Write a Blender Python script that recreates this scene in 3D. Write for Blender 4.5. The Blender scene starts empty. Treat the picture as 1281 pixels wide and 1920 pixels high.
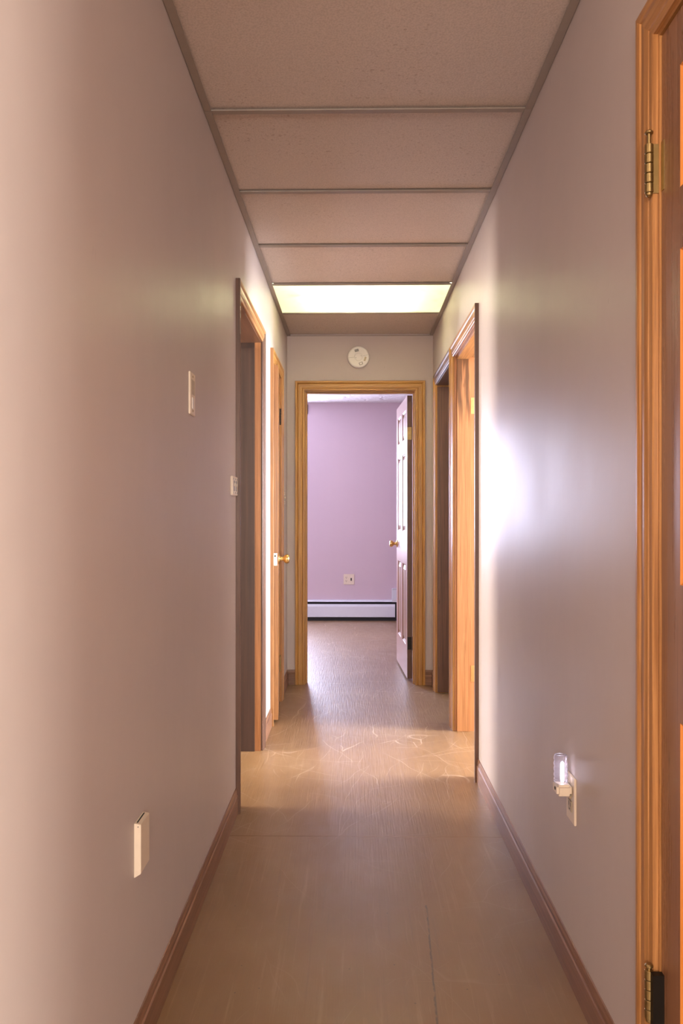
import bpy, bmesh, math, random
from mathutils import Vector, Matrix
random.seed(4)
S = bpy.context.scene
C = S.collection
R = math.radians

# ---------------------------------------------------------------- camera, world, lights, exposure
F = 1473.0
CZ = 1.178
cam = bpy.data.cameras.new('camera')
cam.sensor_fit = 'VERTICAL'; cam.sensor_height = 36; cam.sensor_width = 24
cam.lens = 36*F/1920; cam.shift_y = 7/1920; cam.clip_start = .02
co = bpy.data.objects.new('camera', cam); C.objects.link(co)
co.location = (0, 0, CZ); co.rotation_euler = (R(90), 0, 23/F)
S.camera = co
S.view_settings.view_transform = 'Standard'
S.view_settings.look = 'None'
S.view_settings.gamma = 1
S.view_settings.use_curve_mapping = False
S.view_settings.exposure = 0.55
w = bpy.data.worlds.new('world'); S.world = w; w.use_nodes = True
w.node_tree.nodes['Background'].inputs[0].default_value = (.75, .86, 1, 1)
w.node_tree.nodes['Background'].inputs[1].default_value = .6

def area(name, loc, rot, sx, sy, power, col, spread=180):
    l = bpy.data.lights.new(name, 'AREA'); l.shape = 'RECTANGLE'
    l.size = sx; l.size_y = sy; l.energy = power; l.color = col; l.spread = R(spread)
    o = bpy.data.objects.new(name, l); C.objects.link(o)
    o.location = loc; o.rotation_euler = rot
    return o
# daylight through the windows of the side rooms (each light sits in its window opening)
area('daylight_right_room', (3.26, 3.75, 1.35), (0, R(90), 0), 1.3, .85, 330, (.92, .94, 1))
area('daylight_bath', (3.26, 4.93, 1.5), (0, R(90), 0), .8, .7, 40, (.90, .94, 1))
area('daylight_left_room', (-3.26, 3.38, 1.35), (0, R(-90), 0), 1.3, .6, 150, (1, .91, .80))
area('daylight_end_room', (-2.26, 7.25, 1.45), (0, R(-90), 0), 1.3, 1.7, 28, (.78, .80, 1))
area('daylight_end_back', (-1.10, 8.93, 1.48), (R(-90), 0, 0), 1.0, 1.24, 110, (.72, .74, 1))
# unseen room behind the camera: two added fill lights and a side light
area('daylight_front_room', (1.0, -4.4, 1.5), (R(-90), 0, R(180)), 2.4, 1.5, 160, (1, .92, .86))  # broad fill added from behind to brighten the hallway
area('daylight_front_side', (3.2, -1.2, 1.4), (0, R(90), 0), 1.6, 1.8, 215, (1, .95, .86))
area('lamp_front_room', (-.75, -2.3, 1.75), (R(82), 0, R(-20)), .9, .9, 70, (1, .80, .64))  # warm fill added to lift the near right wall

# ---------------------------------------------------------------- materials
def nt(name):
    m = bpy.data.materials.new(name); m.use_nodes = True
    t = m.node_tree; b = t.nodes['Principled BSDF']
    return m, t, b
def srgb(*c):
    c = [x/255 for x in c]
    return tuple((x/12.92 if x <= .04045 else ((x+.055)/1.055)**2.4) for x in c) + (1,)
def N(t, kind, **kw):
    n = t.nodes.new(kind)
    for k, v in kw.items():
        if k.startswith('i_'): n.inputs[k[2:].replace('_', ' ')].default_value = v
        else: setattr(n, k, v)
    return n
def L(t, a, b): t.links.new(a, b)
def ramp(t, src, stops):
    r = t.nodes.new('ShaderNodeValToRGB'); L(t, src, r.inputs[0])
    e = r.color_ramp.elements
    while len(e) < len(stops): e.new(.5)
    for i, (p, c) in enumerate(stops):
        e[i].position = p; e[i].color = c if len(c) == 4 else tuple(c)+(1,)
    return r
def mix(t, fac, a, b, mode='MIX'):
    m = t.nodes.new('ShaderNodeMix'); m.data_type = 'RGBA'; m.blend_type = mode
    for s, v in ((m.inputs[0], fac), (m.inputs[6], a), (m.inputs[7], b)):
        if hasattr(v, 'links'): L(t, v, s)
        else: s.default_value = v
    return m.outputs[2]
def math_(t, op, a, b=None, c=None):
    m = t.nodes.new('ShaderNodeMath'); m.operation = op
    for i, v in enumerate((a, b, c)):
        if v is None: continue
        if hasattr(v, 'links'): L(t, v, m.inputs[i])
        else: m.inputs[i].default_value = v
    return m.outputs[0]
def bump(t, b, h, strength, dist=.002):
    n = N(t, 'ShaderNodeBump'); n.inputs['Strength'].default_value = strength
    n.inputs['Distance'].default_value = dist
    L(t, h, n.inputs['Height']); L(t, n.outputs[0], b.inputs['Normal'])
    return n
def world_pos(t, scale=(1, 1, 1)):
    g = N(t, 'ShaderNodeNewGeometry'); m = N(t, 'ShaderNodeMapping')
    L(t, g.outputs['Position'], m.inputs[0]); m.inputs['Scale'].default_value = scale
    return m.outputs[0]

def plain(name, col, rough=.5, metal=0, var=.06, spec=.5, bmp=0):
    m, t, b = nt(name)
    n = N(t, 'ShaderNodeTexNoise'); n.inputs['Scale'].default_value = 40; n.inputs['Detail'].default_value = 4
    tc = N(t, 'ShaderNodeTexCoord'); L(t, tc.outputs['Object'], n.inputs[0])
    d = tuple(x*(1-var*2) for x in col[:3])+(1,)
    L(t, mix(t, n.outputs[0], d, col), b.inputs['Base Color'])
    b.inputs['Roughness'].default_value = rough; b.inputs['Metallic'].default_value = metal
    b.inputs['Specular IOR Level'].default_value = spec
    if bmp: bump(t, b, n.outputs[0], bmp, .001)
    return m

def wall_paint(name, col, col2, rough=.36, marks=True):
    m, t, b = nt(name)
    p = world_pos(t)
    n = N(t, 'ShaderNodeTexNoise'); L(t, p, n.inputs[0]); n.inputs['Scale'].default_value = 1.3; n.inputs['Detail'].default_value = 4
    c = mix(t, ramp(t, n.outputs[0], [(.3, (0, 0, 0)), (.7, (1, 1, 1))]).outputs[0], col, col2)
    # faint vertical roller streaks
    ps = world_pos(t, (9, 9, .5))
    n2 = N(t, 'ShaderNodeTexNoise'); L(t, ps, n2.inputs[0]); n2.inputs['Scale'].default_value = 1.5; n2.inputs['Detail'].default_value = 3
    c = mix(t, math_(t, 'MULTIPLY', n2.outputs[0], .22), c, tuple(x*.86 for x in col[:3])+(1,))
    if marks:
        pm = world_pos(t, (40, 40, 16))
        n3 = N(t, 'ShaderNodeTexNoise'); L(t, pm, n3.inputs[0]); n3.inputs['Scale'].default_value = 1.0; n3.inputs['Detail'].default_value = 2; n3.inputs['Roughness'].default_value = .5
        k = ramp(t, n3.outputs[0], [(.765, (0, 0, 0)), (.84, (.4, .4, .4))]).outputs[0]
        c = mix(t, k, c, tuple(x*.45 for x in col[:3])+(1,))
    L(t, c, b.inputs['Base Color'])
    n4 = N(t, 'ShaderNodeTexNoise'); L(t, p, n4.inputs[0]); n4.inputs['Scale'].default_value = 3.2; n4.inputs['Detail'].default_value = 5
    L(t, math_(t, 'MULTIPLY_ADD', n4.outputs[0], .14, rough-.06), b.inputs['Roughness'])
    n5 = N(t, 'ShaderNodeTexNoise'); L(t, p, n5.inputs[0]); n5.inputs['Scale'].default_value = 7; n5.inputs['Detail'].default_value = 2
    n6 = N(t, 'ShaderNodeTexNoise'); L(t, p, n6.inputs[0]); n6.inputs['Scale'].default_value = 160
    h = math_(t, 'ADD', n5.outputs[0], math_(t, 'MULTIPLY', n6.outputs[0], .03))
    b.inputs['Specular IOR Level'].default_value = .10
    bump(t, b, h, .55, .004)
    return m

def wood(name, light, dark, axis='z', rough=.33, scale=1.0, stain=0):
    m, t, b = nt(name)
    s = {'x': (1.2, 46, 46), 'y': (46, 1.2, 46), 'z': (46, 46, 1.2)}[axis]
    s = tuple(v*scale for v in s)
    p = world_pos(t, s)
    n0 = N(t, 'ShaderNodeTexNoise'); L(t, world_pos(t, (2, 2, 2)), n0.inputs[0]); n0.inputs['Scale'].default_value = 1
    n = N(t, 'ShaderNodeTexNoise'); L(t, p, n.inputs[0]); n.inputs['Scale'].default_value = 2.2
    n.inputs['Detail'].default_value = 5; n.inputs['Roughness'].default_value = .65; n.inputs['Distortion'].default_value = .35
    r = ramp(t, n.outputs[0], [(.32, dark), (.5, tuple((a+c)/2 for a, c in zip(light, dark))), (.66, light)])
    c = r.outputs[0]
    p2 = world_pos(t, tuple(v*3.2 if v > 10 else v*2 for v in s))
    n2 = N(t, 'ShaderNodeTexNoise'); L(t, p2, n2.inputs[0]); n2.inputs['Scale'].default_value = 2; n2.inputs['Detail'].default_value = 3
    pores = ramp(t, n2.outputs[0], [(.60, (0, 0, 0)), (.70, (.5, .5, .5))]).outputs[0]
    c = mix(t, pores, c, tuple(x*.5 for x in dark[:3])+(1,))
    # a few knots
    v = N(t, 'ShaderNodeTexVoronoi'); v.inputs['Scale'].default_value = 1
    pk = world_pos(t, {'x': (2.4, 9, 9), 'y': (9, 2.4, 9), 'z': (9, 9, 2.4)}[axis]); L(t, pk, v.inputs[0])
    k = ramp(t, v.outputs['Distance'], [(.02, (.6, .6, .6)), (.05, (0, 0, 0))]).outputs[0]
    c = mix(t, k, c, tuple(x*.4 for x in dark[:3])+(1,))
    if stain:
        ns = N(t, 'ShaderNodeTexNoise'); L(t, world_pos(t, (22, 22, 1.6)), ns.inputs[0]); ns.inputs['Scale'].default_value = 1.2; ns.inputs['Detail'].default_value = 3
        k = ramp(t, ns.outputs[0], [(.49, (0, 0, 0)), (.56, (stain,)*3)]).outputs[0]
        sz_ = N(t, 'ShaderNodeSeparateXYZ'); L(t, world_pos(t), sz_.inputs[0])
        mz = N(t, 'ShaderNodeMapRange'); L(t, sz_.outputs['Z'], mz.inputs[0]); mz.inputs['From Min'].default_value = 1.65; mz.inputs['From Max'].default_value = 1.8
        k = math_(t, 'MULTIPLY', k, mz.outputs[0])
        c = mix(t, k, c, tuple(x*.3 for x in dark[:3])+(1,))
    L(t, c, b.inputs['Base Color'])
    L(t, math_(t, 'MULTIPLY_ADD', n.outputs[0], .12, rough-.03), b.inputs['Roughness'])
    bump(t, b, n.outputs[0], .25, .001)
    return m

M = {}
M['wall'] = wall_paint('hall_wall_paint', (.53, .45, .42, 1), (.49, .42, .405, 1), .40)
M['room_wall'] = wall_paint('pink_room_paint', (.60, .465, .51, 1), (.56, .44, .49, 1), .5)
M['plain_wall'] = wall_paint('side_room_paint', (.62, .56, .52, 1), (.58, .53, .5, 1), .5, False)
OL, OD = srgb(186, 134, 82), srgb(138, 92, 52)
for a in 'xyz':
    M['wood_'+a] = wood('oak_trim_'+a, OL, OD, a)
    M['pine_'+a] = wood('pine_trim_'+a, srgb(188, 138, 68), srgb(146, 98, 42), a, .38)  # trim near the ceiling light, its yellow lamp tint put into the colour
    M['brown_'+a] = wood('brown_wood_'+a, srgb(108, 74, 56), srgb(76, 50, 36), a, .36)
    M['base_'+a] = wood('baseboard_wood_'+a, srgb(146, 106, 82), srgb(104, 70, 50), a, .38, 1.2)
M['jamb_pine'] = wood('jamb_pine', srgb(190, 132, 84), srgb(160, 106, 62), 'z', .34)
M['jamb_stained'] = wood('jamb_pine_with_dark_stain', srgb(190, 132, 84), srgb(160, 106, 62), 'z', .34, 1, .9)
M['panel_wood'] = wood('panel_wood', srgb(226, 150, 76), srgb(190, 112, 44), 'z', .22, .6)  # near door's panels, reflected light put into the bright orange
M['leafbrown'] = wood('reddish_brown_stile', srgb(142, 100, 72), srgb(124, 84, 58), 'z', .25, .5)
M['pinkdoor'] = wood('pale_door_wood', srgb(180, 140, 128), srgb(160, 122, 110), 'z', .32, .6)
M['doorpanel'] = wood('door_panel_wood', srgb(158, 116, 88), srgb(132, 92, 66), 'z', .35, .6)  # same wood as the leaf, darkened for the bevel shading
M['verydark'] = wood('dark_stained_wood', srgb(74, 50, 40), srgb(52, 34, 27), 'z', .4, .6)  # very dark brown wood for the far jamb
M['brass'] = plain('brass', (.72, .50, .20, 1), .28, 1)
M['brass_dull'] = plain('dull_brass', (.42, .30, .13, 1), .42, 1, .2)
M['black_metal'] = plain('blackened_hinge', (.02, .016, .013, 1), .45, .7)
M['nickel'] = plain('bright_latch_metal', (.85, .78, .62, 1), .22, 1)
M['ivory'] = plain('ivory_plastic', (.72, .60, .47, 1), .35)
M['ivory_dark'] = plain('dark_ivory_plastic', (.46, .37, .25, 1), .4)
M['white'] = plain('white_plastic', (.78, .74, .70, 1), .4, 0, .02)
M['grey'] = plain('grey_plastic', (.24, .23, .22, 1), .5)
M['dark'] = plain('dark_slot', (.01, .01, .01, 1), .7)
M['heater'] = plain('heater_enamel', (.66, .67, .72, 1), .35, 0, .03)
M['grid'] = plain('grid_metal', (.30, .245, .205, 1), .42, 0, .06)
M['housing'] = plain('fixture_white', (.85, .85, .80, 1), .5, 0, .02)

def ceiling_panel_mat():
    m, t, b = nt('ceiling_panel_mineral')
    p = world_pos(t)
    n = N(t, 'ShaderNodeTexNoise'); L(t, p, n.inputs[0]); n.inputs['Scale'].default_value = 190; n.inputs['Detail'].default_value = 4
    c = mix(t, ramp(t, n.outputs[0], [(.35, (0, 0, 0)), (.6, (1, 1, 1))]).outputs[0], (.50, .42, .37, 1), (.60, .505, .45, 1))
    n2 = N(t, 'ShaderNodeTexNoise'); L(t, p, n2.inputs[0]); n2.inputs['Scale'].default_value = 75; n2.inputs['Detail'].default_value = 5
    n3 = N(t, 'ShaderNodeTexNoise'); L(t, p, n3.inputs[0]); n3.inputs['Scale'].default_value = 3.0; n3.inputs['Detail'].default_value = 3
    k = math_(t, 'MULTIPLY', ramp(t, n2.outputs[0], [(.60, (0, 0, 0)), (.68, (1, 1, 1))]).outputs[0],
              ramp(t, n3.outputs[0], [(.45, (.1, .1, .1)), (.65, (.9, .9, .9))]).outputs[0])
    c = mix(t, math_(t, 'MULTIPLY', k, .55), c, (.30, .20, .15, 1))
    L(t, c, b.inputs['Base Color']); b.inputs['Roughness'].default_value = .6
    bump(t, b, n.outputs[0], .35, .002)
    return m
M['panel'] = ceiling_panel_mat()
def swirl_ceiling():
    m, t, b = nt('textured_plaster_ceiling')
    p = world_pos(t)
    v = N(t, 'ShaderNodeTexNoise'); L(t, p, v.inputs[0]); v.inputs['Scale'].default_value = 5; v.inputs['Distortion'].default_value = 2.5
    b.inputs['Base Color'].default_value = (.80, .78, .80, 1); b.inputs['Roughness'].default_value = .4
    bump(t, b, v.outputs[0], 1, .03)
    return m
M['swirl'] = swirl_ceiling()

def floor_mat():
    m, t, b = nt('painted_worn_floor')
    p = world_pos(t)
    n = N(t, 'ShaderNodeTexNoise'); L(t, p, n.inputs[0]); n.inputs['Scale'].default_value = 1.8; n.inputs['Detail'].default_value = 3; n.inputs['Roughness'].default_value = .5
    c = ramp(t, n.outputs[0], [(.3, srgb(118, 84, 46)), (.55, srgb(127, 93, 56)), (.75, srgb(138, 106, 72))]).outputs[0]
    # worn grain streaks along the hall
    ng = N(t, 'ShaderNodeTexNoise'); L(t, world_pos(t, (34, 1.1, 1)), ng.inputs[0]); ng.inputs['Scale'].default_value = 1.6; ng.inputs['Detail'].default_value = 6; ng.inputs['Roughness'].default_value = .7
    g = ramp(t, ng.outputs[0], [(.56, (0, 0, 0)), (.74, (1, 1, 1))]).outputs[0]
    c = mix(t, math_(t, 'MULTIPLY', g, .42), c, srgb(168, 138, 108))
    ngd = N(t, 'ShaderNodeTexNoise'); L(t, world_pos(t, (55, 2.2, 1)), ngd.inputs[0]); ngd.inputs['Scale'].default_value = 1.3; ngd.inputs['Detail'].default_value = 6
    c = mix(t, math_(t, 'MULTIPLY', ramp(t, ngd.outputs[0], [(.58, (0, 0, 0)), (.72, (1, 1, 1))]).outputs[0], .35), c, srgb(104, 76, 56))
    scr = None
    # thin curved scratches in several directions
    for i, (ang, sx, sy, sc, th) in enumerate(((20, 1, .16, 3.2, .010), (-32, 1, .13, 2.6, .009), (62, 1, .15, 3.0, .008), (5, 1, .10, 5.0, .012), (-75, 1, .14, 3.4, .008))):
        mp = N(t, 'ShaderNodeMapping'); L(t, p, mp.inputs[0])
        mp.inputs['Rotation'].default_value = (0, 0, R(ang)); mp.inputs['Location'].default_value = (i*3.1, i*1.7, 0)
        mp2 = N(t, 'ShaderNodeMapping'); L(t, mp.outputs[0], mp2.inputs[0]); mp2.inputs['Scale'].default_value = (sx, sy, 1)
        ds = N(t, 'ShaderNodeTexNoise'); L(t, mp.outputs[0], ds.inputs[0]); ds.inputs['Scale'].default_value = 2
        va = N(t, 'ShaderNodeVectorMath'); va.operation = 'MULTIPLY_ADD'
        L(t, ds.outputs['Color'], va.inputs[0]); va.inputs[1].default_value = (.18, .18, 0); L(t, mp2.outputs[0], va.inputs[2])
        vo = N(t, 'ShaderNodeTexVoronoi'); vo.voronoi_dimensions = '2D'; vo.feature = 'DISTANCE_TO_EDGE'; vo.inputs['Scale'].default_value = sc*1.6
        L(t, va.outputs[0], vo.inputs[0])
        k = ramp(t, vo.outputs['Distance'], [(th*.1, (1, 1, 1)), (th*.8, (0, 0, 0))]).outputs[0]
        nm = N(t, 'ShaderNodeTexNoise'); L(t, mp.outputs[0], nm.inputs[0]); nm.inputs['Scale'].default_value = 2.2; nm.inputs['Detail'].default_value = 3
        k = math_(t, 'MULTIPLY', k, ramp(t, nm.outputs[0], [(.50, (0, 0, 0)), (.60, (1, 1, 1))]).outputs[0])
        scr = k if scr is None else math_(t, 'MAXIMUM', scr, k)
    # scratches drawn stronger further down the hall, where glare shows them up
    sp = N(t, 'ShaderNodeSeparateXYZ'); L(t, p, sp.inputs[0])
    mr = N(t, 'ShaderNodeMapRange'); L(t, sp.outputs['Y'], mr.inputs[0])
    mr.inputs['From Min'].default_value = 2.4; mr.inputs['From Max'].default_value = 4.2
    mr.inputs['To Min'].default_value = .06; mr.inputs['To Max'].default_value = .5
    scr = math_(t, 'MULTIPLY', scr, mr.outputs[0])
    c = mix(t, scr, c, srgb(226, 206, 188))
    # dark crack near the right of the near sheet
    xl = math_(t, 'MULTIPLY_ADD', sp.outputs['Y'], .047, .108)
    nc = N(t, 'ShaderNodeTexNoise'); L(t, p, nc.inputs[0]); nc.inputs['Scale'].default_value = 26; nc.inputs['Detail'].default_value = 5
    dx = math_(t, 'ABSOLUTE', math_(t, 'ADD', math_(t, 'SUBTRACT', sp.outputs['X'], xl), math_(t, 'MULTIPLY_ADD', nc.outputs[0], .012, -.006)))
    k = ramp(t, dx, [(.0014, (1, 1, 1)), (.0036, (0, 0, 0))]).outputs[0]
    k = math_(t, 'MULTIPLY', k, math_(t, 'LESS_THAN', sp.outputs['Y'], 2.38))
    k = math_(t, 'MULTIPLY', k, ramp(t, nc.outputs[0], [(.36, (.25, .25, .25)), (.5, (1, 1, 1))]).outputs[0])
    c = mix(t, math_(t, 'MULTIPLY', k, .95), c, srgb(48, 34, 30))
    # specks
    vs = N(t, 'ShaderNodeTexVoronoi'); vs.voronoi_dimensions = '2D'; L(t, p, vs.inputs[0]); vs.inputs['Scale'].default_value = 4
    c = mix(t, ramp(t, vs.outputs['Distance'], [(.006, (.8, .8, .8)), (.012, (0, 0, 0))]).outputs[0], c, srgb(70, 45, 30))
    L(t, c, b.inputs['Base Color'])
    nr = N(t, 'ShaderNodeTexNoise'); L(t, world_pos(t, (9, 4, 1)), nr.inputs[0]); nr.inputs['Scale'].default_value = 2.4; nr.inputs['Detail'].default_value = 7
    L(t, math_(t, 'MULTIPLY_ADD', nr.outputs[0], .24, .38), b.inputs['Roughness'])
    b.inputs['Specular IOR Level'].default_value = 1.0
    b.inputs['Coat Weight'].default_value = .45; b.inputs['Coat Roughness'].default_value = .3
    nb = N(t, 'ShaderNodeTexNoise'); L(t, p, nb.inputs[0]); nb.inputs['Scale'].default_value = 6; nb.inputs['Detail'].default_value = 2
    nf = N(t, 'ShaderNodeTexNoise'); L(t, world_pos(t, (170, 5, 1)), nf.inputs[0]); nf.inputs['Scale'].default_value = 1; nf.inputs['Detail'].default_value = 2
    mf = N(t, 'ShaderNodeMapRange'); L(t, sp.outputs['Y'], mf.inputs[0]); mf.inputs['From Min'].default_value = 2.3; mf.inputs['From Max'].default_value = 4.2; mf.inputs['To Min'].default_value = .45; mf.inputs['To Max'].default_value = 2.6
    nb_ = math_(t, 'MULTIPLY_ADD', nf.outputs[0], mf.outputs[0], nb.outputs[0])
    h = math_(t, 'ADD', nb_, math_(t, 'ADD', math_(t, 'MULTIPLY', scr, .12), math_(t, 'MULTIPLY', ng.outputs[0], .06)))
    bump(t, b, h, .28, .0025)
    return m
M['floor'] = floor_mat()

def diffuser_mat():
    m = bpy.data.materials.new('milky_acrylic_diffuser'); m.use_nodes = True; t = m.node_tree
    t.nodes.remove(t.nodes['Principled BSDF']); out = t.nodes['Material Output']
    a = N(t, 'ShaderNodeBsdfTranslucent'); d = N(t, 'ShaderNodeBsdfDiffuse'); mx = N(t, 'ShaderNodeMixShader')
    n = N(t, 'ShaderNodeTexNoise'); L(t, world_pos(t), n.inputs[0]); n.inputs['Scale'].default_value = 9; n.inputs['Detail'].default_value = 5
    L(t, mix(t, ramp(t, n.outputs[0], [(.55, (0, 0, 0)), (.75, (.6, .6, .6))]).outputs[0], (.95, .94, .86, 1), (.82, .79, .62, 1)), a.inputs[0])
    d.inputs[0].default_value = (.75, .72, .6, 1); mx.inputs[0].default_value = .3
    L(t, a.outputs[0], mx.inputs[1]); L(t, d.outputs[0], mx.inputs[2]); L(t, mx.outputs[0], out.inputs[0])
    return m
M['diffuser'] = diffuser_mat()
def emis(name, col, st):
    m, t, b = nt(name); b.inputs['Base Color'].default_value = (.9, .9, .9, 1)
    b.inputs['Emission Color'].default_value = col; b.inputs['Emission Strength'].default_value = st
    return m
TUBE_E = 220
M['tube'] = emis('lit_fluorescent_tube', (.98, 1, .74, 1), TUBE_E)
M['nightlamp'] = emis('lit_night_lamp', (.86, .84, 1, 1), 6)
def clear():
    m, t, b = nt('clear_plastic_shade')
    b.inputs['Transmission Weight'].default_value = .92; b.inputs['Roughness'].default_value = .12
    b.inputs['Base Color'].default_value = (.9, .88, .95, 1); b.inputs['IOR'].default_value = 1.12
    return m
M['clear'] = clear()

# ---------------------------------------------------------------- mesh helpers
ROOT = {}
def wloc(p): return ROOT.get(p.name, Vector((0, 0, 0))) if p else Vector((0, 0, 0))
def obj(name, bm, m, parent=None, smooth=False, label=None):
    bmesh.ops.recalc_face_normals(bm, faces=bm.faces)
    xs = [v.co for v in bm.verts]
    lo = Vector([min(c[i] for c in xs) for i in range(3)]); hi = Vector([max(c[i] for c in xs) for i in range(3)])
    c = (lo+hi)/2; c.z = lo.z
    for v in bm.verts: v.co -= c
    me = bpy.data.meshes.new(name); bm.to_mesh(me); bm.free()
    if smooth:
        for f in me.polygons: f.use_smooth = True
    me.materials.append(M[m] if isinstance(m, str) else m)
    o = bpy.data.objects.new(name, me); C.objects.link(o)
    o.parent = parent; o.location = c-wloc(parent); ROOT[o.name] = c
    if label: o['label'] = label
    return o
def tag(o, label, cat, group=None, kind=None):
    o['label'] = label; o['category'] = cat
    if group: o['group'] = group
    if kind: o['kind'] = kind
    return o
def thing(name, loc, label, cat, group=None, kind=None):
    o = bpy.data.objects.new(name, None); C.objects.link(o); o.location = loc
    o.empty_display_size = .1
    ROOT[o.name] = Vector(loc)
    return tag(o, label, cat, group, kind)
ID = lambda p: p
def box(bm, lo, hi, f=ID, bev=0):
    x0, y0, z0 = lo; x1, y1, z1 = hi
    x0, x1 = sorted((x0, x1)); y0, y1 = sorted((y0, y1)); z0, z1 = sorted((z0, z1))
    tb = bmesh.new() if bev else bm
    vs = [tb.verts.new((x, y, z)) for x in (x0, x1) for y in (y0, y1) for z in (z0, z1)]
    for q in ((0, 1, 3, 2), (4, 6, 7, 5), (0, 4, 5, 1), (2, 3, 7, 6), (0, 2, 6, 4), (1, 5, 7, 3)):
        tb.faces.new([vs[i] for i in q])
    if bev:
        bmesh.ops.bevel(tb, geom=list(tb.edges), offset=bev, segments=2, affect='EDGES')
        idx = {}
        for v in tb.verts: idx[v] = bm.verts.new(f(Vector(v.co)))
        for fc in tb.faces: bm.faces.new([idx[v] for v in fc.verts])
        tb.free()
    else:
        for v in vs: v.co = f(Vector(v.co))
    return bm
def B(lo, hi, f=ID, bev=0): return box(bmesh.new(), lo, hi, f, bev)
def lathe(bm, prof, n=24, f=ID):
    """prof: (radius, height) along local z; f maps to world"""
    rings = []
    for r, z in prof:
        if r < 1e-6: rings.append([bm.verts.new(f(Vector((0, 0, z))))])
        else: rings.append([bm.verts.new(f(Vector((r*math.cos(2*math.pi*i/n), r*math.sin(2*math.pi*i/n), z)))) for i in range(n)])
    for a, b in zip(rings, rings[1:]):
        for i in range(n):
            j = (i+1) % n
            if len(a) == 1 and len(b) == 1: continue
            if len(a) == 1: bm.faces.new((a[0], b[i], b[j]))
            elif len(b) == 1: bm.faces.new((a[i], a[j], b[0]))
            else: bm.faces.new((a[i], a[j], b[j], b[i]))
    return bm
def cap(prof): return [(0, prof[0][1])]+prof+[(0, prof[-1][1])]

# ---------------------------------------------------------------- dimensions
XL, XR, YE, H = -.466, .552, 5.48, 2.435
T = .115; YB = -.7; YR = .4
HD = 2.045                      # door opening height
Y2 = 8.87                       # back wall of the end room
def PL(p): return Vector((XL+p.y, p.x, p.z))        # (along, out of wall, up)
def PR(p): return Vector((XR-p.y, p.x, p.z))
def PE(p): return Vector((p.x, YE-p.y, p.z))
A0, A1 = 3.167, 3.929
B0, B1 = 4.452, 4.968
C0, C1 = 3.547, 4.309
D0, D1 = 4.478, 5.236
E0, E1 = .665, 1.427
N0, N1 = -.337, .425
J = .018

def wall(name, f, u0, u1, opens, label, mat='wall', h=H+.12):
    bm = bmesh.new(); u = u0
    for a, b in opens:
        box(bm, (u, -T, 0), (a-J, 0, h), f)
        box(bm, (a-J, -T, HD+J), (b+J, 0, h), f); u = b+J
    box(bm, (u, -T, 0), (u1, 0, h), f)
    return tag(obj(name, bm, mat), label, 'wall', kind='structure')
wall('wall_left', PL, YB, YE+T, [(A0, A1), (B0, B1)], 'long satin mauve hallway wall on the left with two doorways')
wall('wall_right', PR, YR, YE+T, [(E0, E1), (C0, C1), (D0, D1)], 'long satin mauve hallway wall on the right with three doorways')
bm = bmesh.new()
box(bm, (XL, YE, 0), (N0-J, YE+T, H+.12)); box(bm, (N1+J, YE, 0), (XR, YE+T, H+.12)); box(bm, (N0-J, YE, HD+J), (N1+J, YE+T, H+.12))
tag(obj('wall_end', bm, 'wall'), 'short greenish beige wall around the doorway at the end of the hallway', 'wall', kind='structure')

# floor: sheets under one coat of paint
fl = thing('floor', (0, 0, 0), 'tan painted sheet floor, glossy and scratched, running down the hallway', 'floor', kind='structure')
g = .002
obj('floor_sheet', B((XL-T-.02, YB, -.03), (XR+T+.02, 2.885, 0)), 'floor', fl)
obj('floor_sheet', B((XL-T-.02, 2.885+g, -.03), (XR+T+.02, YE+T, 0)), 'floor', fl)
obj('floor_sheet', B((-2.4, YE+T+.0005, -.03), (1.6, Y2+.1, 0)), 'floor', fl)
obj('floor_sheet', B((XR+T+.0205, 1.5, -.03), (3.4, YE+T, 0)), 'floor', fl)
obj('floor_sheet', B((-3.4, 1.5, -.03), (XL-T-.0205, YE+T, 0)), 'floor', fl)
obj('floor_sheet', B((-3.2, -4.7, -.03), (3.4, YB-.0005, 0)), 'floor', fl)
obj('floor_sheet', B((XR+T+.0205, YB, -.03), (3.4, YR+.1, 0)), 'floor', fl)
obj('subfloor', B((-3.4, -4.7, -.08), (3.4, Y2+.1, -.0305)), 'dark', fl)

# suspended ceiling
ce = thing('ceiling', (0, 0, H), 'suspended ceiling of pinkish lay-in panels in a metal grid along the hallway', 'ceiling', kind='structure')
tees = [.60, 1.21, 1.82, 2.43, 3.04, 3.65, 4.26, 4.87]
ys = [YB] + tees + [YE]
for i, (a, b) in enumerate(zip(ys, ys[1:])):
    if abs(a-4.26) < .01: continue
    y0 = a+.004; y1 = b-.003+.022*(b != YE)-.004
    dz = random.uniform(0, .0015)
    obj('ceiling_panel', B((XL+.004, y0+.001, H+.008+dz), (XR-.004, y1-.001 if b != YE else b-.002, H+.020), bev=.002), 'panel', ce)
for y in tees:
    bm = B((XL+.0225, y, H-.0012), (XR-.0225, y+.024, H+.0028), bev=.0006); box(bm, (XL+.03, y+.011, H+.0028), (XR-.03, y+.013, H+.03))
    obj('tee_bar', bm, 'grid', ce)
for (sx, s) in ((XL, 1), (XR, -1)):
    segs = [YB if s == 1 else YR, 2.43, YE]
    for a, b in zip(segs, segs[1:]):
        bm = B((sx+s*.0012, a+.001, H-.003), (sx+s*.024, b-.001, H), bev=.0005); box(bm, (sx+s*.0012, a+.001, H), (sx+s*.0025, b-.001, H+.022))
        obj('wall_angle', bm, 'grid', ce)
obj('wall_angle', B((XL+.025, YE-.010, H-.003), (XR-.025, YE-.0005, H)), 'grid', ce)
obj('slab', B((-3.4, YB, H+.13), (3.4, YE+T, H+.2)), 'housing', ce)
obj('slab', B((-2.4, YE+T+.001, H+.02), (1.6, Y2+.1, H+.2)), 'swirl', ce, label='white swirled plaster ceiling of the end room')
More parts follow.
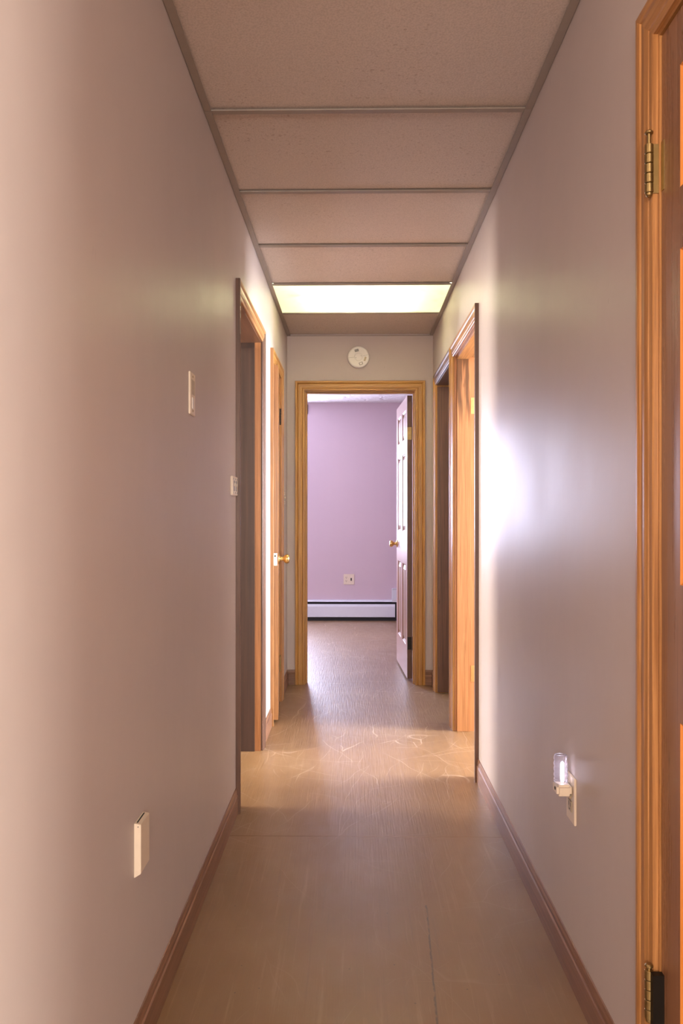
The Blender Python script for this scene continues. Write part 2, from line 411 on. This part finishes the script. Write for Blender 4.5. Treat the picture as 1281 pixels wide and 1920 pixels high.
obj('slab', B((-3.2, -4.7, H), (3.4, YB-.002, H+.2)), 'housing', ce)
obj('slab', B((XR, YB, H), (3.4, YR+.1, H+.12)), 'housing', ce)

# baseboards: moulded profile extruded along u
def base(name, f, u0, u1, label, mat):
    prof = [(0, .0), (.009, 0), (.0095, .070), (.0095, .074), (.006, .078), (.0065, .090), (.0045, .096), (.003, .103), (0, .104)]
    bm = bmesh.new()
    a = [bm.verts.new(f(Vector((u0, n, z)))) for n, z in prof]; b = [bm.verts.new(f(Vector((u1, n, z)))) for n, z in prof]
    k = len(prof)
    for i in range(k): bm.faces.new((a[i], a[(i+1) % k], b[(i+1) % k], b[i]))
    bm.faces.new(a); bm.faces.new(b)
    return tag(obj(name, bm, mat), label, 'baseboard', kind='structure')
CW, RV = .066, .006
OUT = CW+RV
base('baseboard_left', PL, YB, A0-OUT, 'brown moulded wooden baseboard along the near left wall', 'base_y')
base('baseboard_left', PL, A1+OUT, B0-OUT, 'short brightly lit baseboard between the two left doorways', 'base_y')
base('baseboard_left', PL, B1+OUT, YE-.009, 'short baseboard on the left wall beside the far corner', 'base_y')
base('baseboard_right', PR, E1+OUT, C0-OUT, 'brown moulded wooden baseboard along the near right wall', 'base_y')
base('baseboard_right', PR, D1+OUT, YE-.009, 'short baseboard on the right wall beside the far corner', 'base_y')
base('baseboard_end', PE, XL, N0-OUT, 'tiny baseboard piece left of the end doorway', 'base_x')
base('baseboard_end', PE, N1+OUT, XR, 'tiny baseboard piece right of the end doorway', 'base_x')

# ---------------------------------------------------------------- doors
PROF = [(0, 0), (0, .0085), (.002, .010), (.012, .0115), (.0145, .0085), (.0175, .012), (.030, .0145), (.043, .0145), (.0465, .0115), (.050, .0155), (.056, .018), (.064, .018), (.066, .0165), (.066, 0)]
def casing(parent, f, a, b, mats, ks=('l', 'h', 'r')):
    for which in ks:
        bm = bmesh.new(); r0 = []; r1 = []
        for o, n in PROF:
            o += RV
            if which == 'l': p, q = (a-o, n, 0), (a-o, n, HD+o)
            elif which == 'r': p, q = (b+o, n, 0), (b+o, n, HD+o)
            else: p, q = (a-o, n, HD+o), (b+o, n, HD+o)
            r0.append(bm.verts.new(f(Vector(p)))); r1.append(bm.verts.new(f(Vector(q))))
        k = len(PROF)
        for i in range(k): bm.faces.new((r0[i], r0[(i+1) % k], r1[(i+1) % k], r1[i]))
        bm.faces.new(r0); bm.faces.new(r1)
        obj('head_casing' if which == 'h' else 'side_casing', bm, mats[1] if which == 'h' else mats[0], parent)
def jambs(parent, f, a, b, mv, mh, mfar=None, stop=(-.055, -.09)):
    obj('jamb', B((a-J, -T, 0), (a, 0, HD), f), mv, parent)
    obj('jamb', B((b, -T, 0), (b+J, 0, HD), f), mfar or mv, parent)
    obj('head_jamb', B((a-J, -T, HD), (b+J, 0, HD+J), f), mh, parent)
    if stop:
        s0, s1 = stop
        obj('door_stop', B((a, s0, 0), (a+.010, s1, HD-.010), f, .0015), mv, parent)
        obj('door_stop', B((b-.010, s0, 0), (b, s1, HD-.010), f, .0015), mfar or mv, parent)
        obj('door_stop', B((a, s0, HD-.010), (b, s1, HD), f, .0015), mh, parent)
PAN = [(.245, .825), (1.06, 1.632), (1.737, 1.945)]
def leaf(parent, f, wd, mframe, mpanel, h=2.03, th=.035, label=None, st=None):
    """local: x from hinge 0..wd, y thickness 0..th (0 = face towards +), z"""
    st = st or (.10 if wd > .6 else .085); mu = .10 if wd > .6 else .07
    pw = (wd-2*st-mu)/2
    cols = [(st, st+pw), (st+pw+mu, wd-st)]
    bm = bmesh.new(); z0 = .018
    for x0, x1 in ((0, st), (wd-st, wd)): box(bm, (x0, 0, z0), (x1, th, h), f)
    zs = [z0]+[v for p in PAN for v in p]+[h]
    for i in range(0, len(zs), 2): box(bm, (st, 0, zs[i]), (wd-st, th, zs[i+1]), f)
    for p0, p1 in PAN: box(bm, (st+pw, 0, p0), (st+pw+mu, th, p1), f)
    # sticking: bevelled moulding round every panel opening, both faces
    lf = obj('door_leaf', bm, mframe, parent, label=label)
    for p0, p1 in PAN:
        for c0, c1 in cols:
            bm = bmesh.new()
            def ring(d, y): return [bm.verts.new(f(Vector(q))) for q in ((c0+d, y, p0+d), (c1-d, y, p0+d), (c1-d, y, p1-d), (c0+d, y, p1-d))]
            for sgn in (0, 1):
                Y = (lambda y: y) if not sgn else (lambda y: th-y)
                rs = [ring(.0, Y(.0005)), ring(.004, Y(.004)), ring(.011, Y(.008)), ring(.014, Y(.0125)), ring(.040, Y(.0045)), ring(.043, Y(.003))]
                for a, b in zip(rs, rs[1:]):
                    for i in range(4): bm.faces.new((a[i], a[(i+1) % 4], b[(i+1) % 4], b[i]))
                bm.faces.new(rs[-1])
                if sgn == 0: first = rs[0]
                else:
                    for i in range(4): bm.faces.new((first[i], first[(i+1) % 4], rs[0][(i+1) % 4], rs[0][i]))
            obj('panel', bm, mpanel, lf)
    return lf
def knob(parent, f, x, z, yf, out, mat='brass', label=None):
    """on the face at local y=yf, pointing 'out' (+1/-1)"""
    bm = bmesh.new()
    prof = [(0, 0), (.031, 0), (.031, .003), (.026, .007), (.013, .011), (.011, .024), (.013, .030), (.022, .037), (.0265, .046), (.0265, .055), (.022, .062), (.010, .0645), (.008, .062), (0, .062)]
    lathe(bm, prof, 28, lambda p: f(Vector((x+p.x, yf+out*p.z, z+p.y))))
    return obj('knob', bm, mat, parent, True, label)
def hinge(parent, f, x, y, z, mat, lx=1, rad=1, pop=0, n=5, hh=.089, leafw=.03, label=None, plane='y'):
    """barrel at local x,y; z = bottom"""
    bm = bmesh.new(); s = hh/n
    for i in range(n):
        lathe(bm, cap([(.0058*rad, z+i*s+.0006), (.0065*rad, z+i*s+.0014), (.0065*rad, z+(i+1)*s-.0014), (.0058*rad, z+(i+1)*s-.0006)]), 16, lambda p: f(Vector((x+p.x, y+p.y, p.z))))
    lathe(bm, cap([(.0035, z), (.0035, z+hh+pop)]), 12, lambda p: f(Vector((x+p.x, y+p.y, p.z))))
    lathe(bm, cap([(.0055, z+hh+pop), (.0075, z+hh+pop+.0015), (.0075, z+hh+pop+.004), (.005, z+hh+pop+.0065)]), 16, lambda p: f(Vector((x+p.x, y+p.y, p.z))))
    lathe(bm, cap([(.003, z-.007), (.006, z-.004), (.006, z)]), 16, lambda p: f(Vector((x+p.x, y+p.y, p.z))))
    if plane == 'y': box(bm, (x, y-.001, z), (x+lx*leafw, y+.0015, z+hh), f)
    else: box(bm, (x-.001, y, z), (x+.0015, y+lx*leafw, z+hh), f)
    return obj('hinge', bm, mat, parent, False, label)

# door 1: open dark doorway, near left
d = thing('door_1', (XL, (A0+A1)/2, 0), 'dark doorway in a brown wooden frame, nearer one in the left wall', 'door', kind='structure')
casing(d, PL, A0, A1, ('brown_z', 'wood_y'))
obj('jamb', B((A0-J, -T, 0), (A0, 0, HD), PL), 'brown_z', d)
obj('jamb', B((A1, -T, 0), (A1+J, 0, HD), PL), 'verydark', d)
obj('jamb_edge', B((A1-.0015, -.030, 0), (A1, 0, HD), PL), 'jamb_pine', d, label='narrow orange strip along the dark far jamb')
obj('head_jamb', B((A0-J, -T, HD), (A1+J, 0, HD+J), PL), 'brown_y', d)
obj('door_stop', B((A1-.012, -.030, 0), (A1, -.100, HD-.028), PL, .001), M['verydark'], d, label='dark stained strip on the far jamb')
obj('door_stop', B((A0, -.030, 0), (A0+.012, -.090, HD-.028), PL, .001), 'brown_z', d)
obj('hinge_leaf', B((A1-.0025, -.1005, 1.77), (A1+.0, -T+.001, 1.86), PL), 'brass_dull', d)
def fA(p): return Vector((XL-T-.006-p.x, A1-.002+p.y-.0, p.z))
leaf(d, fA, .758, 'brown_z', 'brown_z')

# door 2: closet door slightly ajar, far left
d = thing('door_2', (XL, (B0+B1)/2, 0), 'narrow wooden door slightly ajar, farther one in the left wall', 'door', kind='structure')
casing(d, PL, B0, B1, ('wood_z', 'pine_y'))
jambs(d, PL, B0, B1, 'wood_z', 'wood_y', stop=(-.040, -.075))
al = R(4.6)
def fB(p):
    # hinge at far jamb, local x runs towards the camera, y into the wall
    x = p.x; y = p.y
    px = B1-.003-(x*math.cos(al)+y*math.sin(al)); nx = -.004+x*math.sin(al)-y*math.cos(al)
    return PL(Vector((px, nx, p.z)))
lf = leaf(d, fB, .508, 'wood_z', 'pine_z', h=2.035, label='orange wooden leaf, a little open into the hallway')
knob(lf, fB, .458, .93, 0, -1)
bm = B((.508, .006, .895), (.5095, .030, .965), fB, .0004); box(bm, (.5095, .011, .920), (.518, .024, .940), fB)
obj('latch_plate', bm, 'nickel', lf)
obj('latch_hole', B((.5095, .013, .944), (.5102, .022, .954), fB), 'dark', lf)
for z in (1.76, .20): hinge(lf, fB, -.004, -.004, z, 'black_metal' if z > 1 else 'brass_dull')

# door 3: right wall, lit room
d = thing('door_3', (XR, (C0+C1)/2, 0), 'open doorway with bright orange jamb, nearer open one in the right wall', 'door', kind='structure')
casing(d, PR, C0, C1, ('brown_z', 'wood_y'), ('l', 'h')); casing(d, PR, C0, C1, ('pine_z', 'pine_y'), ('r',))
obj('jamb', B((C0-J, -T, 0), (C0, 0, HD), PR), 'wood_z', d)
obj('jamb', B((C1, -T, 0), (C1+J, 0, HD), PR), 'jamb_pine', d)
obj('head_jamb', B((C0-J, -T, HD), (C1+J, 0, HD+J), PR), 'wood_y', d)
obj('door_stop', B((C1-.011, -.012, 0), (C1, -.083, HD-.011), PR, .0015), 'jamb_stained', d, label='wide orange strip with dark stains near the top')
obj('door_stop', B((C0, -.012, 0), (C0+.011, -.083, HD-.011), PR, .0015), 'wood_z', d)
obj('door_stop', B((C0, -.012, HD-.011), (C1, -.083, HD), PR, .0015), 'wood_y', d)
for z in (1.735, .27):
    bm = B((C1-.003, -.088, z), (C1, -.112, z+.089), PR, .0008)
    for q in (.018, .045, .072): lathe(bm, cap([(.003, 0), (.0025, .0012)]), 10, lambda p: PR(Vector((C1-.003-p.z, -.100+p.x, z+q+p.y))))
    obj('hinge_leaf', bm, 'brass', d)
def fC(p): return Vector((XR+T+.008+p.x, C1-.002+p.y, p.z))
leaf(d, fC, .758, 'wood_z', 'wood_z')

# door 4: right wall, beyond door 3
d = thing('door_4', (XR, (D0+D1)/2, 0), 'open doorway with dark brown far jamb, last one in the right wall', 'door', kind='structure')
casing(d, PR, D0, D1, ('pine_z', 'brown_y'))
obj('jamb', B((D0-J, -T, 0), (D0, 0, HD), PR), 'wood_z', d)
obj('jamb', B((D1, -T, 0), (D1+J, 0, HD), PR), 'pine_z', d)
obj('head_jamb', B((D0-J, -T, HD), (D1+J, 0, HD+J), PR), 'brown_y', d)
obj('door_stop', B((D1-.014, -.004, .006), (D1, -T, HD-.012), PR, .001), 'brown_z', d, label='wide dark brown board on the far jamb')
obj('door_stop', B((D0, -.030, 0), (D0+.011, -.083, HD), PR, .001), 'wood_z', d)

# door 5: closed panelled door at the right edge, close to the camera
d = thing('door_5', (XR, (E0+E1)/2, 0), 'closed orange panelled wooden door at the right edge of the photo', 'door', kind='structure')
casing(d, PR, E0, E1, ('wood_z', 'wood_y'))
jambs(d, PR, E0, E1, 'wood_z', 'wood_y', stop=(-.042, -.075))
def fE(p): return PR(Vector((E1-.003-p.x, -.003-p.y, p.z)))
lf = leaf(d, fE, .756, 'leafbrown', 'panel_wood', h=2.04, st=.079)
hinge(lf, fE, -.008, -.020, 1.762, 'brass_dull', 1, 1.18, .018, leafw=.0, label='brass hinge with its pin standing proud')
obj('hinge_leaf', B((.0, -.0012, 1.762), (.012, .0005, 1.851), fE), 'brass_dull', lf)
obj('hinge_leaf', B((-.008, -.016, 1.762), (-.0065, .0, 1.851), fE), 'brass_dull', lf)
hinge(lf, fE, -.008, -.020, .267, 'brass_dull', 1, 1.18, .004, leafw=.0)
obj('hinge_leaf', B((-.001, -.020, .262), (.012, .0005, .356), fE), 'black_metal', lf, label='blackened hinge leaf')
knob(lf, fE, .69, .93, 0, -1)

# door 6: end doorway, leaf standing open into the pink room
d = thing('door_6', (0, YE, 0), 'doorway in a yellow wooden frame at the end of the hallway, door open', 'door', kind='structure')
casing(d, PE, N0, N1, ('pine_z', 'pine_x'))
jambs(d, PE, N0, N1, 'pine_z', 'pine_x', stop=(-.035, -.070))
be = R(2.6)
def fN(p):
    x = p.x+.004; y = p.y
    # leaf runs away from the camera; y thickness grows to the left
    return Vector((N1-.009-y*math.cos(be)-x*math.sin(be), YE+T+.006+x*math.cos(be)-y*math.sin(be), p.z))
lf = leaf(d, fN, .756, 'pinkdoor', 'doorpanel', h=2.035, label='six-panel leaf lit pale pink, standing open')
obj('edge_strip', B((-.0008, .0005, .018), (0, .0345, 2.035), fN), 'brown_z', lf)
knob(lf, fN, .695, .955, .035, 1)
knob(lf, fN, .695, .955, 0, -1)
for z in (1.72, .225):
    bm = B((-.0026, .004, z), (-.0008, .034, z+.089), fN, .0005)
    for q in (.015, .045, .074): lathe(bm, cap([(.003, 0), (.0025, .0012)]), 10, lambda p: fN(Vector((-.0026-p.z, .02+p.x, z+q+p.y))))
    lathe(bm, cap([(.006, z-.004), (.006, z+.093)]), 12, lambda p: fN(Vector((-.004+p.x, -.006+p.y, p.z))))
    obj('hinge', bm, 'brass_dull' if z > 1 else 'black_metal', lf)

# ---------------------------------------------------------------- rooms behind the doorways
def room(nm, parts, label, mat):
    bm = bmesh.new()
    for lo, hi in parts: box(bm, lo, hi)
    tag(obj(nm, bm, mat), label, 'wall', kind='structure')
HT = H+.02
def win_wall(x0, x1, y0, y1, w0, w1, s0, s1):
    return [((x0, y0, 0), (x1, w0, HT)), ((x0, w1, 0), (x1, y1, HT)), ((x0, w0, 0), (x1, w1, s0)), ((x0, w0, s1), (x1, w1, HT))]
room('wall_room_right', win_wall(3.2, 3.3, 1.5, 4.395, 3.2, 4.3, .7, 2.0)+[((XR+T, 1.4, 0), (3.3, 1.5, HT)), ((XR+T+.001, 4.395, 0), (3.2, 4.44, HT))], 'walls of the bright room behind the nearer right doorway', 'plain_wall')
room('wall_bath', win_wall(3.2, 3.3, 4.44, 5.56, 4.58, 5.28, 1.1, 1.9)+[((XR+T+.001, 5.48, 0), (3.2, 5.56, HT))], 'walls of the small room behind the last right doorway', 'plain_wall')
room('wall_room_left', win_wall(-3.3, -3.2, 1.5, 4.2, 3.0, 3.76, .7, 2.0)+[((-3.3, 1.4, 0), (XL-T, 1.5, HT)), ((-3.2, 4.2, 0), (XL-T-.001, 4.25, HT))], 'walls of the dark room behind the nearer left doorway', 'plain_wall')
room('wall_closet', [((-1.3, 4.251, 0), (-1.25, 5.4, HT)), ((-1.3, 5.4, 0), (XL-T-.001, 5.45, HT))], 'walls of the closet behind the ajar left door', 'plain_wall')
room('wall_end_room', win_wall(-2.3, -2.2, YE+T, Y2, 6.4, 8.1, .8, 2.1)+[((-2.3, Y2, 0), (-1.62, Y2+.1, HT)), ((-.58, Y2, 0), (1.6, Y2+.1, HT)), ((-1.62, Y2, 0), (-.58, Y2+.1, .84)), ((-1.62, Y2, 2.12), (-.58, Y2+.1, HT)), ((1.5, YE+T, 0), (1.6, Y2, HT)), ((-2.2, YE+T-.1, 0), (XL-T-.001, YE+T, HT)), ((XR+T+.001, YE+T-.03, 0), (1.5, YE+T, HT))], 'pink mauve painted walls of the room beyond the end doorway', 'room_wall')
room('wall_front_room', [((-3.2, -4.7, 0), (-3.1, YB-.1, HT)), ((3.3, -4.7, 0), (3.4, YR, HT)), ((-3.2, -4.7, 0), (3.4, -4.6, HT)), ((-3.2, YB-.1, 0), (XL-.001, YB-.001, HT)), ((XR+T+.001, YR, 0), (3.4, YR+.1, HT))], 'walls of the room behind the viewer', 'plain_wall')
def window(name, x, y0, y1, z0, z1, label):
    o = thing(name, (x, (y0+y1)/2, z0), label, 'window', kind='structure')
    bm = bmesh.new(); q = .05
    box(bm, (x-.03, y0, z0), (x+.03, y0+q, z1)); box(bm, (x-.03, y1-q, z0), (x+.03, y1, z1))
    box(bm, (x-.03, y0, z0), (x+.03, y1, z0+q)); box(bm, (x-.03, y0, z1-q), (x+.03, y1, z1)); box(bm, (x-.02, y0, (z0+z1)/2-.02), (x+.02, y1, (z0+z1)/2+.02))
    obj('window_frame', bm, 'white', o)
window('window_1', 3.22, 3.2, 4.3, .7, 2.0, 'white sash window in the room behind the nearer right doorway')
window('window_2', 3.22, 4.58, 5.28, 1.1, 1.9, 'small white window in the room behind the last right doorway')
window('window_3', -3.22, 3.0, 3.76, .7, 2.0, 'white sash window in the room behind the nearer left doorway')
window('window_4', -2.22, 6.4, 8.1, .8, 2.1, 'wide white window on the left of the end room')

o = thing('window_5', (-1.10, Y2+.04, .84), 'white sash window in the back wall of the end room, hidden behind the door frame', 'window', kind='structure')
bm = bmesh.new()
for a_, b_ in (((-1.62, .84), (-1.58, 2.12)), ((-.62, .84), (-.58, 2.12)), ((-1.62, .84), (-.58, .88)), ((-1.62, 2.08), (-.58, 2.12)), ((-1.62, 1.46), (-.58, 1.49))):
    box(bm, (a_[0], Y2+.01, a_[1]), (b_[0], Y2+.05, b_[1]))
obj('window_frame', bm, 'white', o)
# ---------------------------------------------------------------- ceiling light
ly0, ly1 = 4.285, 4.869
o = thing('ceiling_light', (.043, (ly0+ly1)/2, H), 'glowing rectangular fluorescent light panel set in the hallway ceiling', 'ceiling light')
obj('diffuser', B((XL+.012, ly0-.008, H+.004), (XR-.012, ly1+.008, H+.007)), 'diffuser', o)
bm = bmesh.new(); zt = H+.115
x0, x1 = XL+.002, XR-.002; yy0, yy1 = ly0-.010, ly1+.010
box(bm, (x0, yy0, zt), (x1, yy1, zt+.003)); box(bm, (x0, yy0, H+.009), (x0+.003, yy1, zt)); box(bm, (x1-.003, yy0, H+.009), (x1, yy1, zt))
box(bm, (x0, yy0, H+.032), (x1, yy0+.002, zt)); box(bm, (x0, yy1-.002, H+.032), (x1, yy1, zt))
obj('housing', bm, 'housing', o)
for yy in (4.49, 4.67):
    bm = bmesh.new()
    lathe(bm, cap([(.0125, -.305), (.0128, -.30), (.0128, .30), (.0125, .305)]), 20, lambda p: Vector((.04+p.z, yy+p.x, H+.040+p.y)))
    obj('tube', bm, 'tube', o, True)
    for s in (-1, 1):
        obj('lamp_holder', B((.04+s*.306, yy-.016, H+.028), (.04+s*.322, yy+.016, zt)), 'housing', o)

# ---------------------------------------------------------------- smoke detector
sx, sz = .033, CZ+297*5.46/F
def fS(p): return Vector((sx+p.x, YE-p.z, sz+p.y))
o = thing('smoke_detector', (sx, YE, sz), 'round white smoke detector on the wall above the end doorway', 'smoke detector')
obj('base_ring', lathe(bmesh.new(), cap([(.070, 0), (.070, .010)]), 48, fS), 'ivory', o)
obj('cover', lathe(bmesh.new(), [(0, .010), (.0735, .010), (.0755, .013), (.0755, .028), (.072, .034), (.066, .0365), (.030, .0375), (.028, .036), (.026, .0375), (.020, .039), (.0, .0395)], 56, fS), 'white', o)
def plate(ang, r, w_, h_, mat, name, z=.0372, th=.0012):
    def f(p):
        c, s = math.cos(ang), math.sin(ang)
        x = r*c+(p.x*-s+p.y*c); y = r*s+(p.x*c+p.y*s)
        return fS(Vector((x, y, z+p.z)))
    return obj(name, B((-w_/2, -h_/2, 0), (w_/2, h_/2, th), f), mat, o)
plate(R(106), .046, .028, .018, 'grey', 'sound_grille')
plate(R(-70), .049, .026, .018, 'grey', 'test_button')
plate(R(-70), .049, .017, .011, 'white', 'test_button', .0384)
plate(R(-18), .048, .030, .013, 'ivory_dark', 'printed_mark')
for a in (R(186), R(12)): plate(a, .050, .0012, .040, 'grey', 'seam', .0371, .0006)
for a in (R(20), R(200)): plate(a, .019, .004, .004, 'grey', 'dot', .0385)

# ---------------------------------------------------------------- things on the walls
def screw(bm, f, u, z, n, r=.0032):
    lathe(bm, cap([(r, 0), (r*.8, .0012)]), 12, lambda p: f(Vector((u+p.x, n+p.z, z+p.y))))
    return bm
# tall plate on the left wall
zc = CZ+(967-775)*2.207/F
o = thing('wall_plate', PL(Vector((2.24, 0, zc))), 'slim ivory switch plate high on the left wall, nearest the viewer', 'switch plate')
obj('cover_plate', B((2.207, 0, zc), (2.277, .0052, zc+.121), PL, .0015), 'ivory', o)
obj('label_strip', B((2.219, .0052, zc+.058), (2.265, .0060, zc+.100), PL), 'ivory_dark', o)
bm = B((2.230, .0052, zc+.018), (2.254, .0068, zc+.050), PL, .0005); obj('rocker', bm, 'white', o)
for q in (.012, .110): obj('screw', screw(bmesh.new(), PL, 2.242, zc+q, .0052), 'brass_dull', o)

def small_switch(u0, wd, z0, z1, label):
    o = thing('switch_plate', PL(Vector((u0+wd/2, 0, z0))), label, 'switch plate')
    obj('cover_plate', B((u0, 0, z0), (u0+wd, .0085, z1), PL, .0015), 'ivory', o)
    zm = (z0+z1)/2
    for i, q in enumerate((.3, .7)):
        u = u0+wd*q
        obj('toggle_frame', B((u-.010, .0085, zm-.020), (u+.010, .0098, zm+.020), PL, .0004), 'grey', o)
        obj('toggle', B((u-.0035, .0095, zm-.002), (u+.0035, .0135, zm+.010), PL, .001), 'ivory', o)
    for q in (.15, .5, .85):
        for z in (z0+.010, z1-.010): obj('screw', screw(bmesh.new(), PL, u0+wd*q, z, .0085), 'grey', o)
small_switch(2.962, .126, 1.256, 1.329, 'small ivory switch plate touching the frame of the dark left doorway')
small_switch(5.13, .115, 1.255, 1.333, 'small ivory switch plate on the left wall beside the far corner')

# boxy ivory cover low on the left wall
o = thing('jack_cover', PL(Vector((1.693, 0, .409))), 'boxy ivory plastic cover low on the near left wall, slot in its top', 'cover')
bm = bmesh.new()
pr = [(0, .409), (.0145, .418), (.0145, .5225), (0, .525)]
zt2 = .525
for seg in ((1.659, 1.7286),):
    a = [bm.verts.new(PL(Vector((seg[0], n, z)))) for n, z in pr]; b = [bm.verts.new(PL(Vector((seg[1], n, z)))) for n, z in pr]
    for i in range(4): bm.faces.new((a[i], a[(i+1) % 4], b[(i+1) % 4], b[i]))
    bm.faces.new(a); bm.faces.new(b)
bmesh.ops.bevel(bm, geom=list(bm.edges), offset=.0008, segments=2, affect='EDGES')
obj('cover_body', bm, 'ivory', o)
obj('slot', B((1.666, .0035, .5236), (1.722, .0062, .5248), PL), 'dark', o)
obj('screw_hole', lathe(bmesh.new(), cap([(.0012, 0), (.0012, .0003)]), 10, lambda p: PL(Vector((1.659-p.z, .0085+p.x, .518+p.y)))), 'dark', o)

# outlet with night light, right wall
o = thing('outlet', PR(Vector((1.99, 0, .408))), 'ivory duplex outlet plate low on the right wall under the night light', 'outlet')
obj('cover_plate', B((1.955, 0, .408), (2.028, .0055, .525), PR, .0015), 'ivory', o)
for zc in (.4475, .4865):
    rc = obj('receptacle', B((1.976, .0055, zc-.014), (2.007, .0075, zc+.014), PR, .001), 'ivory_dark', o)
    bm = B((1.983, .0075, zc-.001), (1.985, .0078, zc+.009), PR); box(bm, (1.997, .0075, zc-.001), (1.999, .0078, zc+.009), PR)
    lathe(bm, cap([(.0025, 0), (.0025, .0003)]), 10, lambda p: PR(Vector((1.991+p.x, .0075+p.z, zc-.008+p.y))))
    obj('slots', bm, 'dark', rc)
bm = bmesh.new(); screw(bm, PR, 1.9915, .4665, .0055); obj('screw', bm, 'brass', o)
o = thing('night_light', PR(Vector((1.985, .008, .478))), 'lit night light with clear ribbed shade, plugged in low on the right wall', 'night light')
nx0, nx1 = .0082, .046
bm = B((1.962, nx0, .478), (2.010, nx1, .5065), PR, .006); obj('plug_body', bm, 'ivory', o, label='ivory plastic plug body')
obj('light_sensor', lathe(bmesh.new(), cap([(.0045, 0), (.004, .001)]), 14, lambda p: PR(Vector((1.982+p.x, nx1+p.z, .494+p.y)))), 'dark', o)
bm = bmesh.new()
cy, cn = 1.985, .031
pf = [(.0135, .5065)]
nr_ = 5; 
for i in range(nr_):
    z = .5075+i*.0135
    pf += [(.0165, z), (.0175, z+.004), (.0175, z+.009), (.0160, z+.0125)]
pf += [(.0150, .577), (.0, .5785)]
inner = [(max(r-.0015, 0), z-.0008 if i else z+.0002) for i, (r, z) in enumerate(pf)]
prof = pf+[(0, .577)]+[q for q in reversed(inner[:-1])]
lathe(bm, prof, 28, lambda p: PR(Vector((cy+p.x, cn+p.y, p.z))))
obj('shade', bm, 'clear', o, False, 'clear ribbed plastic shade')
obj('lamp', lathe(bmesh.new(), [(0, .509), (.0028, .510), (.0036, .514), (.0036, .554), (.0026, .560), (0, .562)], 16, lambda p: PR(Vector((cy+p.x, cn-.003+p.y, p.z)))), 'nightlamp', o, True)

# ---------------------------------------------------------------- end room things
yb = Y2
o = thing('baseboard_heater', (-.55, yb, 0), 'long white enamel baseboard heater under the pink wall', 'heater')
hx0, hx1 = -2.15, .462
def prism_x(pts, a, b):
    bm = bmesh.new()
    p = [bm.verts.new((a, y, z)) for y, z in pts]; q = [bm.verts.new((b, y, z)) for y, z in pts]; k = len(pts)
    for i in range(k): bm.faces.new((p[i], p[(i+1) % k], q[(i+1) % k], q[i]))
    bm.faces.new(p); bm.faces.new(q); return bm
obj('back_plate', B((hx0, yb-.004, .03), (hx1+.045, yb-.0005, .232)), 'heater', o)
obj('top_hood', prism_x([(yb-.004, .232), (yb-.050, .228), (yb-.062, .214), (yb-.060, .212), (yb-.049, .224), (yb-.004, .228)], hx0, hx1+.045), 'heater', o)
obj('fin_slot', B((hx0, yb-.045, .035), (hx1+.040, yb-.005, .205)), 'dark', o, label='dark slot and fins inside')
obj('front_panel', prism_x([(yb-.064, .040), (yb-.068, .044), (yb-.068, .160), (yb-.055, .186), (yb-.053, .184), (yb-.065, .159), (yb-.065, .044), (yb-.062, .040)], hx0, hx1), 'heater', o)
obj('foot_strip', B((hx0, yb-.055, .0), (hx1+.045, yb-.010, .035)), 'dark', o)
o = thing('pipe_cover', (.49, yb-.04, .20), 'small white box over the pipe at the right end of the heater', 'pipe cover')
obj('cover_box', B((.428, yb-.060, .233), (.56, yb-.001, .36), bev=.003), 'heater', o)
obj('cover_lip', B((.430, yb-.066, .210), (.56, yb-.0605, .262), bev=.001), 'heater', o)
obj('joint_line', B((.434, yb-.0612, .352), (.556, yb-.060, .356)), 'grey', o)
zo = CZ-(1096-967)*8.86/F
o = thing('outlet', (-.054, yb, zo), 'square ivory two-gang outlet plate on the pink back wall', 'outlet')
obj('cover_plate', B((-.115, yb-.006, zo), (.006, yb, zo+.117), bev=.002), 'ivory', o)
for q in (.040, .078):
    rc = obj('receptacle', B((-.099, yb-.008, zo+q-.014), (-.069, yb-.006, zo+q+.014), bev=.001), 'ivory', o)
    bm = B((-.091, yb-.0085, zo+q-.002), (-.088, yb-.008, zo+q+.008)); box(bm, (-.080, yb-.0085, zo+q-.002), (-.077, yb-.008, zo+q+.008))
    lathe(bm, cap([(.003, 0), (.003, .0005)]), 8, lambda p: Vector((-.084+p.x, yb-.008-p.z, zo+q-.009+p.y)))
    obj('slots', bm, 'dark', rc)
obj('jack_opening', B((-.036, yb-.008, zo+.042), (-.022, yb-.006, zo+.074), bev=.001), 'dark', o)
o = thing('curtain_bracket', (-.54, yb-.03, 2.33), 'small dark bracket at the top left corner of the pink back wall', 'bracket')
bm = B((-.575, yb-.012, 2.325), (-.517, yb, 2.435), bev=.003); box(bm, (-.560, yb-.05, 2.37), (-.538, yb-.008, 2.39), bev=.002)
obj('bracket_plate', bm, 'black_metal', o)
